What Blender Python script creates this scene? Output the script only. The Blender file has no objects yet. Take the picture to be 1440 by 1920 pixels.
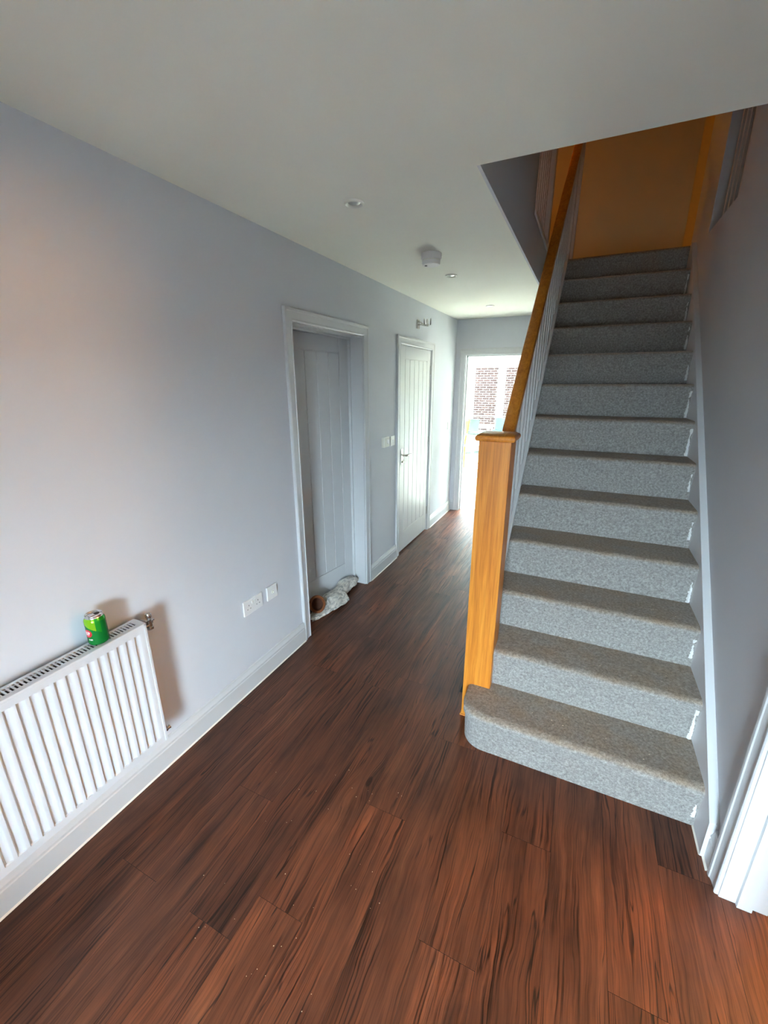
import bpy, bmesh, math, random
from mathutils import Vector, Matrix
random.seed(7)
S = bpy.context.scene
COL = S.collection

# ------------------------------------------------------------------ camera
CAM = Vector((1.5355, 0.0, 1.6725))
YAW, PITCH, ROLL, FPX = -0.4384, -0.3009, -0.0012, 781.9
cam = bpy.data.cameras.new('camera')
cam.sensor_fit = 'HORIZONTAL'; cam.sensor_width = 36.0; cam.lens = FPX / 1440 * 36.0
cam.clip_start = 0.02; cam.clip_end = 200
camo = bpy.data.objects.new('camera', cam); COL.objects.link(camo)
fw = Vector((math.sin(YAW) * math.cos(PITCH), math.cos(YAW) * math.cos(PITCH), math.sin(PITCH)))
rt = Vector((math.cos(YAW), -math.sin(YAW), 0)); up = rt.cross(fw)
c, s = math.cos(ROLL), math.sin(ROLL)
rt, up = c * rt + s * up, -s * rt + c * up
camo.matrix_world = Matrix(((rt.x, up.x, -fw.x, CAM.x), (rt.y, up.y, -fw.y, CAM.y), (rt.z, up.z, -fw.z, CAM.z), (0, 0, 0, 1)))
S.camera = camo

# ------------------------------------------------------------------ sky and exposure
W = bpy.data.worlds.new('overcast_sky'); S.world = W; W.use_nodes = True
bg = W.node_tree.nodes['Background']
bg.inputs[0].default_value = (0.70, 0.85, 1.0, 1); bg.inputs[1].default_value = 15.0
S.view_settings.view_transform = 'Standard'; S.view_settings.look = 'None'
S.view_settings.gamma = 1.0; S.view_settings.use_curve_mapping = False
S.view_settings.exposure = 2.90
S.cycles.use_denoising = True
S.cycles.use_adaptive_sampling = True; S.cycles.adaptive_threshold = 0.02; S.cycles.use_light_tree = False
S.cycles.max_bounces = 6; S.cycles.diffuse_bounces = 4; S.cycles.glossy_bounces = 3; S.cycles.transparent_max_bounces = 8
S.cycles.sample_clamp_indirect = 8.0
S.cycles.caustics_reflective = False; S.cycles.caustics_refractive = False

sun = bpy.data.lights.new('sun', 'SUN'); sun.energy = 22.0; sun.angle = 0.02; sun.color = (1.0, 0.97, 0.86)
suno = bpy.data.objects.new('sun', sun); COL.objects.link(suno)
suno.rotation_euler = Vector((0.855, -0.06, -0.51)).to_track_quat('-Z', 'Y').to_euler()
FRY, FDX = -1.60, 1.72               # inner face of the front wall, centre of the front door
def portal(name, loc, rot, sx, sy):
    l = bpy.data.lights.new(name, 'AREA'); l.shape = 'RECTANGLE'; l.size = sx; l.size_y = sy
    l.cycles.is_portal = True
    o = bpy.data.objects.new(name, l); o.location = loc; o.rotation_euler = rot; COL.objects.link(o)
portal('front_door_portal', (FDX, FRY-0.12, 1.0), (math.radians(90), 0, 0), 0.62, 1.5)
portal('french_window_portal', (-0.28, 10.36, 1.05), (math.radians(-90), 0, 0), 4.23, 2.1)
for rx in (-1.5, 0.6): portal('added_rooflight_portal', (rx, 7.9, 2.72), (0, 0, 0), 1.7, 3.4)

# ------------------------------------------------------------------ helpers
class MB:
    def __init__(self): self.v = []; self.f = []; self.m = []; self.mi = 0
    def add(self, vs, fs):
        n = len(self.v); self.v += [tuple(p) for p in vs]
        for q in fs: self.f.append(tuple(i + n for i in q)); self.m.append(self.mi)
        return self
    def box(self, x0, x1, y0, y1, z0, z1):
        return self.add([(x0,y0,z0),(x1,y0,z0),(x1,y1,z0),(x0,y1,z0),(x0,y0,z1),(x1,y0,z1),(x1,y1,z1),(x0,y1,z1)],
            [(0,3,2,1),(4,5,6,7),(0,1,5,4),(1,2,6,5),(2,3,7,6),(3,0,4,7)])
    def cbox(self, x0, x1, y0, y1, z0, z1, b=0.003):
        """box with chamfered edges"""
        b = min(b, (x1-x0)/2.2, (y1-y0)/2.2, (z1-z0)/2.2)
        bm = bmesh.new(); bmesh.ops.create_cube(bm, size=1)
        for v in bm.verts: v.co = Vector(((x0+x1)/2+v.co.x*(x1-x0), (y0+y1)/2+v.co.y*(y1-y0), (z0+z1)/2+v.co.z*(z1-z0)))
        bmesh.ops.bevel(bm, geom=bm.edges[:], offset=b, segments=2, affect='EDGES', profile=0.5)
        bm.verts.index_update()
        self.add([v.co[:] for v in bm.verts], [[v.index for v in f.verts] for f in bm.faces]); bm.free(); return self
    def prism(self, pts, axis, a, b):
        """polygon pts (2D) extruded along axis from a to b; axis 0: (y,z), 1: (x,z), 2: (x,y)"""
        def P(p, t): return (t,p[0],p[1]) if axis == 0 else ((p[0],t,p[1]) if axis == 1 else (p[0],p[1],t))
        n = len(pts); vs = [P(p,a) for p in pts] + [P(p,b) for p in pts]
        fs = [tuple(range(n-1,-1,-1)), tuple(range(n,2*n))] + [(i,(i+1)%n,n+(i+1)%n,n+i) for i in range(n)]
        return self.add(vs, fs)
    def rings(self, rs, close=True, caps=True):
        n = len(rs[0]); vs = [p for r in rs for p in r]; fs = []
        for k in range(len(rs)-1):
            for i in range(n if close else n-1):
                j = (i+1) % n; fs.append((k*n+i, k*n+j, (k+1)*n+j, (k+1)*n+i))
        if caps: fs.append(tuple(range(n-1,-1,-1))); fs.append(tuple((len(rs)-1)*n+i for i in range(n)))
        return self.add(vs, fs)
    def tube(self, pts, r, n=12, caps=True):
        pts = [Vector(p) for p in pts]; rs = []
        rr = r if isinstance(r, (list, tuple)) else [r]*len(pts)
        a = None
        for i, p in enumerate(pts):
            t = (pts[min(i+1,len(pts)-1)] - pts[max(i-1,0)]).normalized()
            if a is None:
                a = t.orthogonal().normalized()
            a = (a - t*a.dot(t)).normalized(); b = t.cross(a)
            rs.append([p + rr[i]*(math.cos(2*math.pi*k/n)*a + math.sin(2*math.pi*k/n)*b) for k in range(n)])
        return self.rings(rs, True, caps)
    def lathe(self, prof, cx, cy, cz, n=32, axis='z', caps=True):
        """prof = (r, h); axis x/y/z"""
        rs = []
        for r, h in prof:
            ring = []
            for k in range(n):
                a = 2*math.pi*k/n; u, w = r*math.cos(a), r*math.sin(a)
                ring.append((cx+u,cy+w,cz+h) if axis=='z' else ((cx+h,cy+u,cz+w) if axis=='x' else (cx+u,cy+h,cz-w)))
            rs.append(ring)
        return self.rings(rs, True, caps)
    def build(self, name, mat, parent=None, label=None, smooth=False, origin=None):
        me = bpy.data.meshes.new(name)
        if origin is None:
            if parent is not None: o0 = parent_loc(parent)
            else:
                xs=[p[0] for p in self.v]; ys=[p[1] for p in self.v]; zs=[p[2] for p in self.v]
                o0 = Vector(((min(xs)+max(xs))/2, (min(ys)+max(ys))/2, min(zs)))
        else: o0 = Vector(origin)
        me.from_pydata([tuple(Vector(p)-o0) for p in self.v], [], self.f)
        mats = mat if isinstance(mat, (list, tuple)) else [mat]
        for m in mats: me.materials.append(M[m])
        for p, mi in zip(me.polygons, self.m): p.material_index = mi
        bm = bmesh.new(); bm.from_mesh(me); bmesh.ops.recalc_face_normals(bm, faces=bm.faces[:]); bm.to_mesh(me); bm.free()
        if smooth:
            me.polygons.foreach_set('use_smooth', [True]*len(me.polygons))
            try: me.set_sharp_from_angle(angle=math.radians(smooth if smooth is not True else 40))
            except Exception: pass
        o = bpy.data.objects.new(name, me); COL.objects.link(o)
        if parent is None: o.location = o0
        else:
            o.parent = parent
            o.location = o0 - parent_loc(parent)
        if label: o['label'] = label
        return o
def parent_loc(o):
    v = Vector(o.location)
    while o.parent is not None: o = o.parent; v = v + Vector(o.location)
    return v
def tag(o, label, cat, group=None, kind=None):
    o['label'] = label; o['category'] = cat
    if group: o['group'] = group
    if kind: o['kind'] = kind
    return o
def thing(name, loc, label, cat, group=None, kind=None):
    o = bpy.data.objects.new(name, None); o.location = loc; o.empty_display_size = 0.05; COL.objects.link(o)
    return tag(o, label, cat, group, kind)
def copy_tree(o, loc, label=None):
    cpy = o.copy(); COL.objects.link(cpy); cpy.location = loc
    if label: cpy['label'] = label
    for ch in list(o.children):
        d = ch.copy(); COL.objects.link(d); d.parent = cpy
        for g in list(ch.children):
            e = g.copy(); COL.objects.link(e); e.parent = d
    return cpy

# ------------------------------------------------------------------ materials
M = {}
def lin(r, g, b):
    f = lambda x: ((x/255+0.055)/1.055)**2.4 if x > 10 else x/255/12.92
    return (f(r), f(g), f(b), 1)
class NT:
    def __init__(self, name):
        m = bpy.data.materials.new(name); m.use_nodes = True; M[name] = m
        self.t = m.node_tree; self.b = self.t.nodes['Principled BSDF']; self.m = m
    def n(self, typ, **kw):
        nd = self.t.nodes.new(typ)
        for k, v in kw.items(): setattr(nd, k, v)
        return nd
    def l(self, a, b): self.t.links.new(a, b)
    def val(self, nd, **kw):
        for k, v in kw.items(): nd.inputs[k.replace('_',' ')].default_value = v
        return nd
    def mapping(self, scale, rnd=False, space='Object'):
        tc = self.n('ShaderNodeTexCoord'); mp = self.n('ShaderNodeMapping'); mp.inputs['Scale'].default_value = scale
        src = tc.outputs[space]
        if rnd:
            oi = self.n('ShaderNodeObjectInfo'); mu = self.n('ShaderNodeVectorMath', operation='SCALE'); cx = self.n('ShaderNodeCombineXYZ')
            ml = self.n('ShaderNodeMath', operation='MULTIPLY'); ml.inputs[1].default_value = 7.31
            self.l(oi.outputs['Random'], cx.inputs[0]); self.l(oi.outputs['Random'], ml.inputs[0]); self.l(ml.outputs[0], cx.inputs[1])
            self.l(cx.outputs[0], mu.inputs[0]); mu.inputs['Scale'].default_value = 13.7
            ad = self.n('ShaderNodeVectorMath', operation='ADD'); self.l(src, ad.inputs[0]); self.l(mu.outputs[0], ad.inputs[1]); src = ad.outputs[0]
        self.l(src, mp.inputs['Vector']); return mp.outputs[0]
    def noise(self, vec, scale, detail=4, rough=0.5, dist=0.0):
        nz = self.n('ShaderNodeTexNoise'); nz.inputs['Scale'].default_value = scale; nz.inputs['Detail'].default_value = detail
        nz.inputs['Roughness'].default_value = rough; nz.inputs['Distortion'].default_value = dist
        if vec is not None: self.l(vec, nz.inputs['Vector'])
        return nz.outputs['Fac']
    def ramp(self, fac, stops):
        r = self.n('ShaderNodeValToRGB'); e = r.color_ramp.elements
        while len(e) < len(stops): e.new(0.5)
        for el, (p, col) in zip(e, stops): el.position = p; el.color = col
        self.l(fac, r.inputs[0]); return r.outputs[0]
    def mix(self, fac, a, b, blend='MIX'):
        mx = self.n('ShaderNodeMix', data_type='RGBA', blend_type=blend)
        for i, v in ((0, fac), (6, a), (7, b)):
            if hasattr(v, 'is_linked'): self.l(v, mx.inputs[i])
            else: mx.inputs[i].default_value = v
        return mx.outputs[2]
    def bump(self, h, strength, dist):
        bp = self.n('ShaderNodeBump'); bp.inputs['Strength'].default_value = strength; bp.inputs['Distance'].default_value = dist
        self.l(h, bp.inputs['Height']); self.l(bp.outputs[0], self.b.inputs['Normal'])
    def base(self, v):
        if hasattr(v, 'is_linked'): self.l(v, self.b.inputs['Base Color'])
        else: self.b.inputs['Base Color'].default_value = v
def simple(name, rgb, rough=0.5, metal=0.0, nscale=0, nstr=0.0, var=0.0, spec=0.5):
    t = NT(name); t.b.inputs['Roughness'].default_value = rough; t.b.inputs['Metallic'].default_value = metal
    t.b.inputs['Specular IOR Level'].default_value = spec
    col = lin(*rgb)
    if var:
        v = t.mapping((1,1,1)); nz = t.noise(v, 2.5, 3)
        t.base(t.ramp(nz, [(0.3, tuple(x*(1-var) for x in col[:3])+(1,)), (0.7, tuple(min(1,x*(1+var)) for x in col[:3])+(1,))]))
    else: t.base(col)
    if nscale: t.bump(t.noise(t.mapping((1,1,1)), nscale, 3), nstr, 0.001)
    return t
simple('wall_paint', (209, 212, 217), 0.75, nscale=260, nstr=0.10, var=0.015, spec=0.3)
simple('ceiling_paint', (240, 241, 230), 0.85, nscale=200, nstr=0.06, var=0.012, spec=0.2)
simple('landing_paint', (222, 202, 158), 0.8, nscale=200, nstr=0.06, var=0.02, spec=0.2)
simple('white_gloss', (208, 210, 211), 0.32, nscale=90, nstr=0.03, var=0.01)
simple('white_satin', (230, 231, 231), 0.42)
simple('white_string', (226, 227, 230), 0.4, nscale=60, nstr=0.04, var=0.015)
simple('sealant', (242, 235, 222), 0.5)
simple('radiator_white', (208, 211, 214), 0.28)
simple('radiator_slot_shade', (26, 26, 27), 0.7)
simple('chrome', (205, 203, 198), 0.16, 1.0)
simple('steel', (190, 190, 188), 0.3, 1.0)
simple('plastic_white', (235, 235, 233), 0.35)
simple('plastic_cream', (232, 232, 220), 0.4)
simple('dark_hole', (25, 25, 26), 0.7)
simple('can_dark_green', (12, 128, 52), 0.25, 0.35)
simple('can_lime', (132, 190, 22), 0.25, 0.35)
simple('can_mid_green', (30, 152, 40), 0.25, 0.35)
simple('can_red', (208, 22, 44), 0.3, 0.1)
simple('can_white', (240, 240, 238), 0.35)
simple('aluminium', (208, 208, 208), 0.25, 1.0)
simple('bag_inside_shade', (70, 38, 20), 0.9)  # darker copy of the lining brown, shade of the mouth put into the colour
simple('bag_lining', (126, 74, 40), 0.8, nscale=120, nstr=0.2, var=0.25)
simple('frayed_fibre', (226, 228, 226), 0.95, nscale=300, nstr=0.5)
simple('frame_sage', (150, 163, 156), 0.4)
simple('pvc_white', (238, 240, 241), 0.3)
simple('stool_grey', (72, 86, 82), 0.8, nscale=300, nstr=0.3)
simple('stool_blue', (70, 104, 122), 0.7, nscale=300, nstr=0.3)
simple('table_white', (236, 238, 238), 0.3)
simple('cable_orange', (226, 84, 40), 0.5)
simple('floor_tile', (200, 190, 170), 0.22, var=0.03)
simple('paving', (196, 192, 184), 0.9, nscale=30, nstr=0.2, var=0.06)
simple('tarmac', (80, 79, 78), 0.95, nscale=60, nstr=0.4, var=0.1)
simple('mortar', (200, 190, 176), 0.95)
simple('crumb', (226, 208, 176), 0.9)
simple('grille_black', (40, 40, 40), 0.6)
simple('shade_linen', (222, 196, 150), 0.9)

def emit(name, rgb, strength):
    t = NT(name); t.base((0.8,0.8,0.8,1)); t.b.inputs['Emission Color'].default_value = lin(*rgb); t.b.inputs['Emission Strength'].default_value = strength
emit('lamp_lit', (255, 222, 150), 0.14)

def clear_glass(name, tint=(1,1,1,1), rough=0.0, ior=1.45):
    t = NT(name); out = t.t.nodes['Material Output']
    tr = t.n('ShaderNodeBsdfTransparent'); tr.inputs[0].default_value = tint
    gl = t.n('ShaderNodeBsdfGlossy'); gl.inputs['Roughness'].default_value = rough
    fr = t.n('ShaderNodeFresnel'); fr.inputs[0].default_value = ior
    mx = t.n('ShaderNodeMixShader'); t.l(fr.outputs[0], mx.inputs[0]); t.l(tr.outputs[0], mx.inputs[1]); t.l(gl.outputs[0], mx.inputs[2])
    t.l(mx.outputs[0], out.inputs['Surface'])
clear_glass('pane_glass', (0.96, 0.98, 0.97, 1))
clear_glass('garden_glass', (0.50, 0.525, 0.51, 1), 0.0, 1.2)
clear_glass('shade_glass', (1, 1, 1, 1), 0.05, 1.3)

def make_floor_wood():
    t = NT('floor_wood')
    v = t.mapping((1, 1, 1), rnd=True)
    def scl(vec, sc):
        mp = t.n('ShaderNodeMapping'); mp.inputs['Scale'].default_value = sc; t.l(vec, mp.inputs['Vector']); return mp.outputs[0]
    def math_(op, a, b=None, c=None):
        n = t.n('ShaderNodeMath', operation=op)
        for i, q in enumerate((a, b, c)):
            if q is None: continue
            if hasattr(q, 'is_linked'): t.l(q, n.inputs[i])
            else: n.inputs[i].default_value = q
        return n.outputs[0]
    def smooth(x, a, b, c=0.0, d=1.0):
        m = t.n('ShaderNodeMapRange', interpolation_type='SMOOTHSTEP'); t.l(x, m.inputs['Value'])
        for k, q in (('From Min', a), ('From Max', b), ('To Min', c), ('To Max', d)): m.inputs[k].default_value = q
        return m.outputs[0]
    # knots: sparse stretched cells that also bend the grain round them
    vo = t.n('ShaderNodeTexVoronoi'); vo.inputs['Scale'].default_value = 1.0; t.l(scl(v, (4.2, 1.7, 1)), vo.inputs['Vector'])
    kd = vo.outputs['Distance']
    sx = t.n('ShaderNodeSeparateXYZ'); t.l(v, sx.inputs[0])
    wob = t.noise(scl(v, (7, 1.5, 1)), 1.0, 4, 0.55)
    gx = math_('MULTIPLY_ADD', smooth(kd, 0.0, 0.22, 1.0, 0.0), 0.022, math_('MULTIPLY_ADD', wob, 0.075, sx.outputs[0]))
    cb = t.n('ShaderNodeCombineXYZ'); t.l(gx, cb.inputs[0]); t.l(sx.outputs[1], cb.inputs[1]); t.l(sx.outputs[2], cb.inputs[2])
    g = cb.outputs[0]
    fine = t.noise(scl(g, (330, 6.0, 1)), 1.0, 2, 0.6)
    lines = t.noise(scl(g, (150, 2.0, 1)), 1.0, 2, 0.5)
    streak = t.noise(scl(g, (60, 2.2, 1)), 1.0, 4, 0.6)
    broad = t.noise(scl(g, (15, 1.5, 1)), 1.0, 4, 0.6)
    cloud = t.noise(scl(v, (6, 2.4, 1)), 1.0, 4, 0.55)
    patch = t.noise(scl(v, (9, 1.6, 3)), 1.0, 3, 0.5)
    crk = t.noise(scl(g, (17, 0.8, 1)), 1.0, 3, 0.5)
    tone = math_('ADD', math_('MULTIPLY', streak, 0.4), math_('MULTIPLY', broad, 0.6))
    colr = t.ramp(tone, [(0.30, lin(66,39,27)), (0.42, lin(92,56,38)), (0.52, lin(110,67,46)), (0.61, lin(126,79,54)), (0.74, lin(154,104,74))])
    ln = t.ramp(lines, [(0.36, (0.16,0.13,0.12,1)), (0.47, (0.92,0.90,0.90,1)), (0.62, (1.08,1.04,1.0,1))])
    colr = t.mix(smooth(patch, 0.34, 0.62, 0.25, 1.0), colr, t.mix(1.0, colr, ln, 'MULTIPLY'))
    colr = t.mix(0.45, colr, t.ramp(fine, [(0.34, (0.30,0.26,0.24,1)), (0.49, (1,1,1,1))]), 'MULTIPLY')
    ridge = math_('ABSOLUTE', math_('SUBTRACT', crk, 0.5))
    gate = smooth(cloud, 0.50, 0.60)
    cm = math_('MULTIPLY', smooth(ridge, 0.002, 0.011, 1.0, 0.0), gate)
    colr = t.mix(math_('MULTIPLY', cm, 0.9), colr, lin(22,13,10))
    tint = t.ramp(cloud, [(0.28, (0.40,0.38,0.40,1)), (0.46, (0.90,0.90,0.92,1)), (0.70, (1.22,1.08,0.96,1))])
    colr = t.mix(0.9, colr, tint, 'MULTIPLY')
    oi = t.n('ShaderNodeObjectInfo')
    pl = t.ramp(oi.outputs['Random'], [(0.0, (0.80,0.79,0.80,1)), (0.5, (1,0.99,0.97,1)), (1.0, (1.12,1.05,0.98,1))])
    colr = t.mix(1.0, colr, pl, 'MULTIPLY')
    kn = t.ramp(kd, [(0.0, (0.10,0.08,0.07,1)), (0.020, (0.40,0.32,0.28,1)), (0.034, (0.14,0.10,0.10,1)), (0.055, (1,1,1,1))])
    colr = t.mix(0.9, colr, kn, 'MULTIPLY')
    t.base(colr)
    t.l(smooth(streak, 0.3, 0.7, 0.48, 0.34), t.b.inputs['Roughness'])
    t.b.inputs['Specular IOR Level'].default_value = 0.40
    t.bump(math_('SUBTRACT', fine, math_('MULTIPLY', cm, 0.8)), 0.35, 0.0012)
make_floor_wood()

def make_oak(name, axis, tone=1.0):
    t = NT(name)
    sc = {2: (38, 38, 1.6), 1: (38, 1.6, 38)}[axis]
    v = t.mapping((1,1,1)); 
    mp = t.n('ShaderNodeMapping'); mp.inputs['Scale'].default_value = sc; t.l(v, mp.inputs['Vector'])
    n1 = t.noise(mp.outputs[0], 1.0, 5, 0.6, 0.6)
    mp2 = t.n('ShaderNodeMapping'); mp2.inputs['Scale'].default_value = tuple(x*4 for x in sc); t.l(v, mp2.inputs['Vector'])
    n2 = t.noise(mp2.outputs[0], 1.0, 3, 0.6)
    f = lambda r,g,b: tuple(x*tone for x in lin(r,g,b)[:3])+(1,)
    colr = t.ramp(n1, [(0.28, f(186,108,34)), (0.5, f(212,134,46)), (0.72, f(226,154,62))])
    colr = t.mix(0.5, colr, t.ramp(n2, [(0.36, (0.70,0.62,0.52,1)), (0.56, (1,1,1,1))]), 'MULTIPLY')
    t.base(colr); t.b.inputs['Roughness'].default_value = 0.36
    t.bump(n2, 0.12, 0.0008)
make_oak('oak_vertical', 2); make_oak('oak_rail', 1)

def make_carpet():
    t = NT('carpet')
    v = t.mapping((1,1,1))
    n1 = t.noise(v, 420, 3, 0.7); n2 = t.noise(v, 95, 4, 0.7); n3 = t.noise(v, 9, 3, 0.5)
    sm = t.n('ShaderNodeMath', operation='MULTIPLY_ADD'); t.l(n2, sm.inputs[0]); sm.inputs[1].default_value = 0.6
    s2 = t.n('ShaderNodeMath', operation='MULTIPLY'); t.l(n1, s2.inputs[0]); s2.inputs[1].default_value = 0.4; t.l(s2.outputs[0], sm.inputs[2])
    grey = t.ramp(sm.outputs[0], [(0.34, lin(110,108,105)), (0.5, lin(150,148,144)), (0.66, lin(188,186,182))])
    # trodden dirt on the walked-on tops, plus warm ceiling bounce painted into the tan
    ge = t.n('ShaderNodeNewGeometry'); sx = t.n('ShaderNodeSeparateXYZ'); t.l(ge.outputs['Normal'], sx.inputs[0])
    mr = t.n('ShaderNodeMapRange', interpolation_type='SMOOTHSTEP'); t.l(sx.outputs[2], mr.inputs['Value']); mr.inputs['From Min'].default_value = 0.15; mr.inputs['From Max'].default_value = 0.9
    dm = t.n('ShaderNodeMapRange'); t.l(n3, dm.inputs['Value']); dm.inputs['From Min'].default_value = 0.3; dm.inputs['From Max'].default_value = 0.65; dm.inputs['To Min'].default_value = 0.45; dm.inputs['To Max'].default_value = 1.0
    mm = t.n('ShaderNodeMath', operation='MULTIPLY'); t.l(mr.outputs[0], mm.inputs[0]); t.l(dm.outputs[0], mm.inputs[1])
    dirt_and_bounce = t.ramp(sm.outputs[0], [(0.36, lin(120,106,91)), (0.5, lin(158,140,121)), (0.64, lin(190,173,154))])
    t.base(t.mix(mm.outputs[0], grey, dirt_and_bounce))
    t.b.inputs['Roughness'].default_value = 1.0; t.b.inputs['Specular IOR Level'].default_value = 0.1
    t.b.inputs['Sheen Weight'].default_value = 0.15
    t.bump(sm.outputs[0], 0.8, 0.006)
make_carpet()

def make_cloth():
    t = NT('printed_cloth'); v = t.mapping((1,1,1))
    n1 = t.noise(t.mapping((60, 18, 40)), 1.0, 3, 0.6, 0.8); n2 = t.noise(v, 34, 3, 0.6); n3 = t.noise(v, 400, 2)
    a = t.ramp(n1, [(0.38, lin(112,116,116)), (0.50, lin(168,168,164)), (0.60, lin(216,212,202))])
    t.base(t.mix(t.ramp(n2, [(0.40,(0.15,0.15,0.15,1)),(0.62,(0.9,0.9,0.9,1))]), a, lin(218,213,202)))
    t.b.inputs['Roughness'].default_value = 0.95; t.bump(n2, 0.5, 0.006)
make_cloth()

def make_brick():
    t = NT('brick_clay'); v = t.mapping((1,1,1), rnd=True)
    n = t.noise(v, 14, 4); oi = t.n('ShaderNodeObjectInfo')
    a = t.ramp(oi.outputs['Random'], [(0, lin(36,17,12)), (0.5, lin(44,24,19)), (1, lin(56,36,31))])
    t.base(t.mix(t.ramp(n, [(0.35,(0,0,0,1)),(0.7,(0.4,0.4,0.4,1))]), a, lin(52,32,27)))
    t.b.inputs['Roughness'].default_value = 0.95
make_brick()

# ------------------------------------------------------------------ dimensions
H = 2.4
Y0, G, R = 1.6081, 0.2348, 0.2077
XL, XR = 1.227, 2.1264
SL = R / G
FAR = 5.39

def struct(o, label, cat): return tag(o, label, cat, kind='structure')

# ------------------------------------------------------------------ floor with planks
fl = MB().box(-3.2, 4.3, FRY-0.15, 10.4, -0.12, -0.004).build('floor', 'dark_hole')
struct(fl, 'dark brown wood plank floor of the hall, with pale tiles in the far room', 'floor')
PW, PLEN, GAP = 0.178, 1.22, 0.0008
def plank_mesh(name, w, l):
    b = 0.00005; t = 0.004
    vs = [(GAP/2,GAP/2,-t),(w-GAP/2,GAP/2,-t),(w-GAP/2,l-GAP/2,-t),(GAP/2,l-GAP/2,-t),
          (GAP/2,GAP/2,-b),(w-GAP/2,GAP/2,-b),(w-GAP/2,l-GAP/2,-b),(GAP/2,l-GAP/2,-b),
          (GAP/2+b,GAP/2+b,0),(w-GAP/2-b,GAP/2+b,0),(w-GAP/2-b,l-GAP/2-b,0),(GAP/2+b,l-GAP/2-b,0)]
    fs = [(8,9,10,11)] + [(i,(i+1)%4,4+(i+1)%4,4+i) for i in range(4)] + [(4+i,4+(i+1)%4,8+(i+1)%4,8+i) for i in range(4)]
    me = bpy.data.meshes.new(name); me.from_pydata(vs, [], fs); me.materials.append(M['floor_wood']); me.materials.append(M['dark_hole']); me.update()
    for p in me.polygons[1:]: p.material_index = 1
    return me
full_plank = plank_mesh('plank', PW, PLEN)
def put_plank(x, w, y, l):
    me = full_plank if abs(w-PW) < 1e-4 and abs(l-PLEN) < 1e-4 else plank_mesh('plank', w, l)
    o = bpy.data.objects.new('plank', me); COL.objects.link(o); o.parent = fl
    o.location = Vector((x, y, 0)) - Vector(fl.location)
def plank_run(x, w, y0, y1, start):
    y = start
    while y > y0: y -= PLEN
    while y < y1 - 0.01:
        a, b = max(y, y0), min(y + PLEN, y1)
        if b - a > 0.01: put_plank(x, w, a, b - a)
        y += PLEN
offs = {2: 0.984, 3: 0.566}
k = -1
while True:
    x = 0.024 + PW*k; xa, xb = max(x, 0.0), min(x + PW, 2.30)
    if xa >= 2.29: break
    start = offs.get(k, 0.13 + (k*0.447) % PLEN)
    if xb - xa > 0.004:
        y1 = 5.51 if xb < 1.2 else (1.95 if xa < 2.1 else 1.4)
        plank_run(xa, xb - xa, FRY, y1, start)
    k += 1
tile_me = None
def put_tile(x, y, w, l):
    global tile_me
    full = abs(w-0.6) < 1e-4 and abs(l-0.6) < 1e-4
    if full and tile_me: me = tile_me
    else:
        m = MB().cbox(0.0015, w-0.0015, 0.0015, l-0.0015, -0.006, 0.0, 0.001)
        me = bpy.data.meshes.new('tile'); me.from_pydata(m.v, [], m.f); me.materials.append(M['floor_tile']); me.update()
        if full: tile_me = me
    o = bpy.data.objects.new('tile', me); COL.objects.link(o); o.parent = fl; o.location = Vector((x, y, 0)) - Vector(fl.location)
for i in range(9):
    for k in range(8):
        x, y = -3.1 + 0.6*i, 5.515 + 0.6*k
        put_tile(x, y, min(0.6, 2.2-x), min(0.6, 10.2-y))
put_plank(-0.16, 0.16, 2.06, 0.845)
put_plank(-0.16, 0.16, 3.6, 0.86)

# ------------------------------------------------------------------ walls
WT = 0.16                                   # left wall thickness
D1 = (2.060, 2.905); D2 = (3.604, 4.456); DT = 1.997
m = MB()
for a, b in ((FRY, D1[0]-0.03), (D1[1]+0.03, D2[0]-0.03), (D2[1]+0.03, FAR+0.11)): m.box(-WT, 0, a, b, 0, 2.4)
for a, b in (D1, D2): m.box(-WT, 0, a-0.03, b+0.03, DT+0.03, 2.4)
struct(m.build('wall_left', 'wall_paint'), 'long pale grey-lilac hallway wall behind the radiator, with two white doors', 'wall')
FD = (0.125, 0.965)                          # far doorway in x
m = MB().box(-3.2, FD[0]-0.03, FAR+0.11, FAR+0.13, 0, 2.4)
m.box(0, FD[0]-0.03, FAR, FAR+0.11, 0, 2.4).box(FD[1]+0.03, 2.3, FAR, FAR+0.13, 0, 2.4).box(FD[0]-0.03, FD[1]+0.03, FAR, FAR+0.13, DT+0.03, 2.4)
struct(m.build('wall_far', 'wall_paint'), 'pale end wall of the hall above the open doorway', 'wall')
XW = 2.156
m = MB().box(XW, 2.27, 1.395, 5.5, 0, 2.655).box(XW, 2.27, 0.505, 1.395, 2.03, 2.4).box(XW, 2.27, FRY, 0.505, 0, 2.4)
struct(m.build('wall_right', 'wall_paint'), 'pale grey wall running up beside the carpeted stairs', 'wall')
# wall behind the viewer, with the glazed front door and a window of the side room
FA, FB = FRY-0.15, FRY
m = MB().box(-WT, FDX-0.45, FA, FB, 0, 2.4).box(FDX+0.45, 2.8, FA, FB, 0, 2.4).box(FDX-0.45, FDX+0.45, FA, FB, 2.05, 2.4)
m.box(2.8, 4.3, FA, FB, 0, 2.4)
struct(m.build('wall_back', 'wall_paint'), 'front wall of the house with glazed entrance door', 'wall')
m = MB().box(4.2, 4.3, FRY, 2.3, 0, 2.4).box(2.27, 4.2, 2.2, 2.3, 0, 2.4)
struct(m.build('wall_side_room', 'wall_paint'), 'plain walls of the room beyond the right-hand doorway', 'wall')
m = MB().box(-1.2, -WT, 1.5, 1.55, 0, 2.4).box(-1.2, -WT, 4.9, 4.95, 0, 2.4).box(-1.25, -1.2, 1.5, 4.95, 0, 2.4).box(-1.2, -WT, 3.25, 3.3, 0, 2.4)
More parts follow.
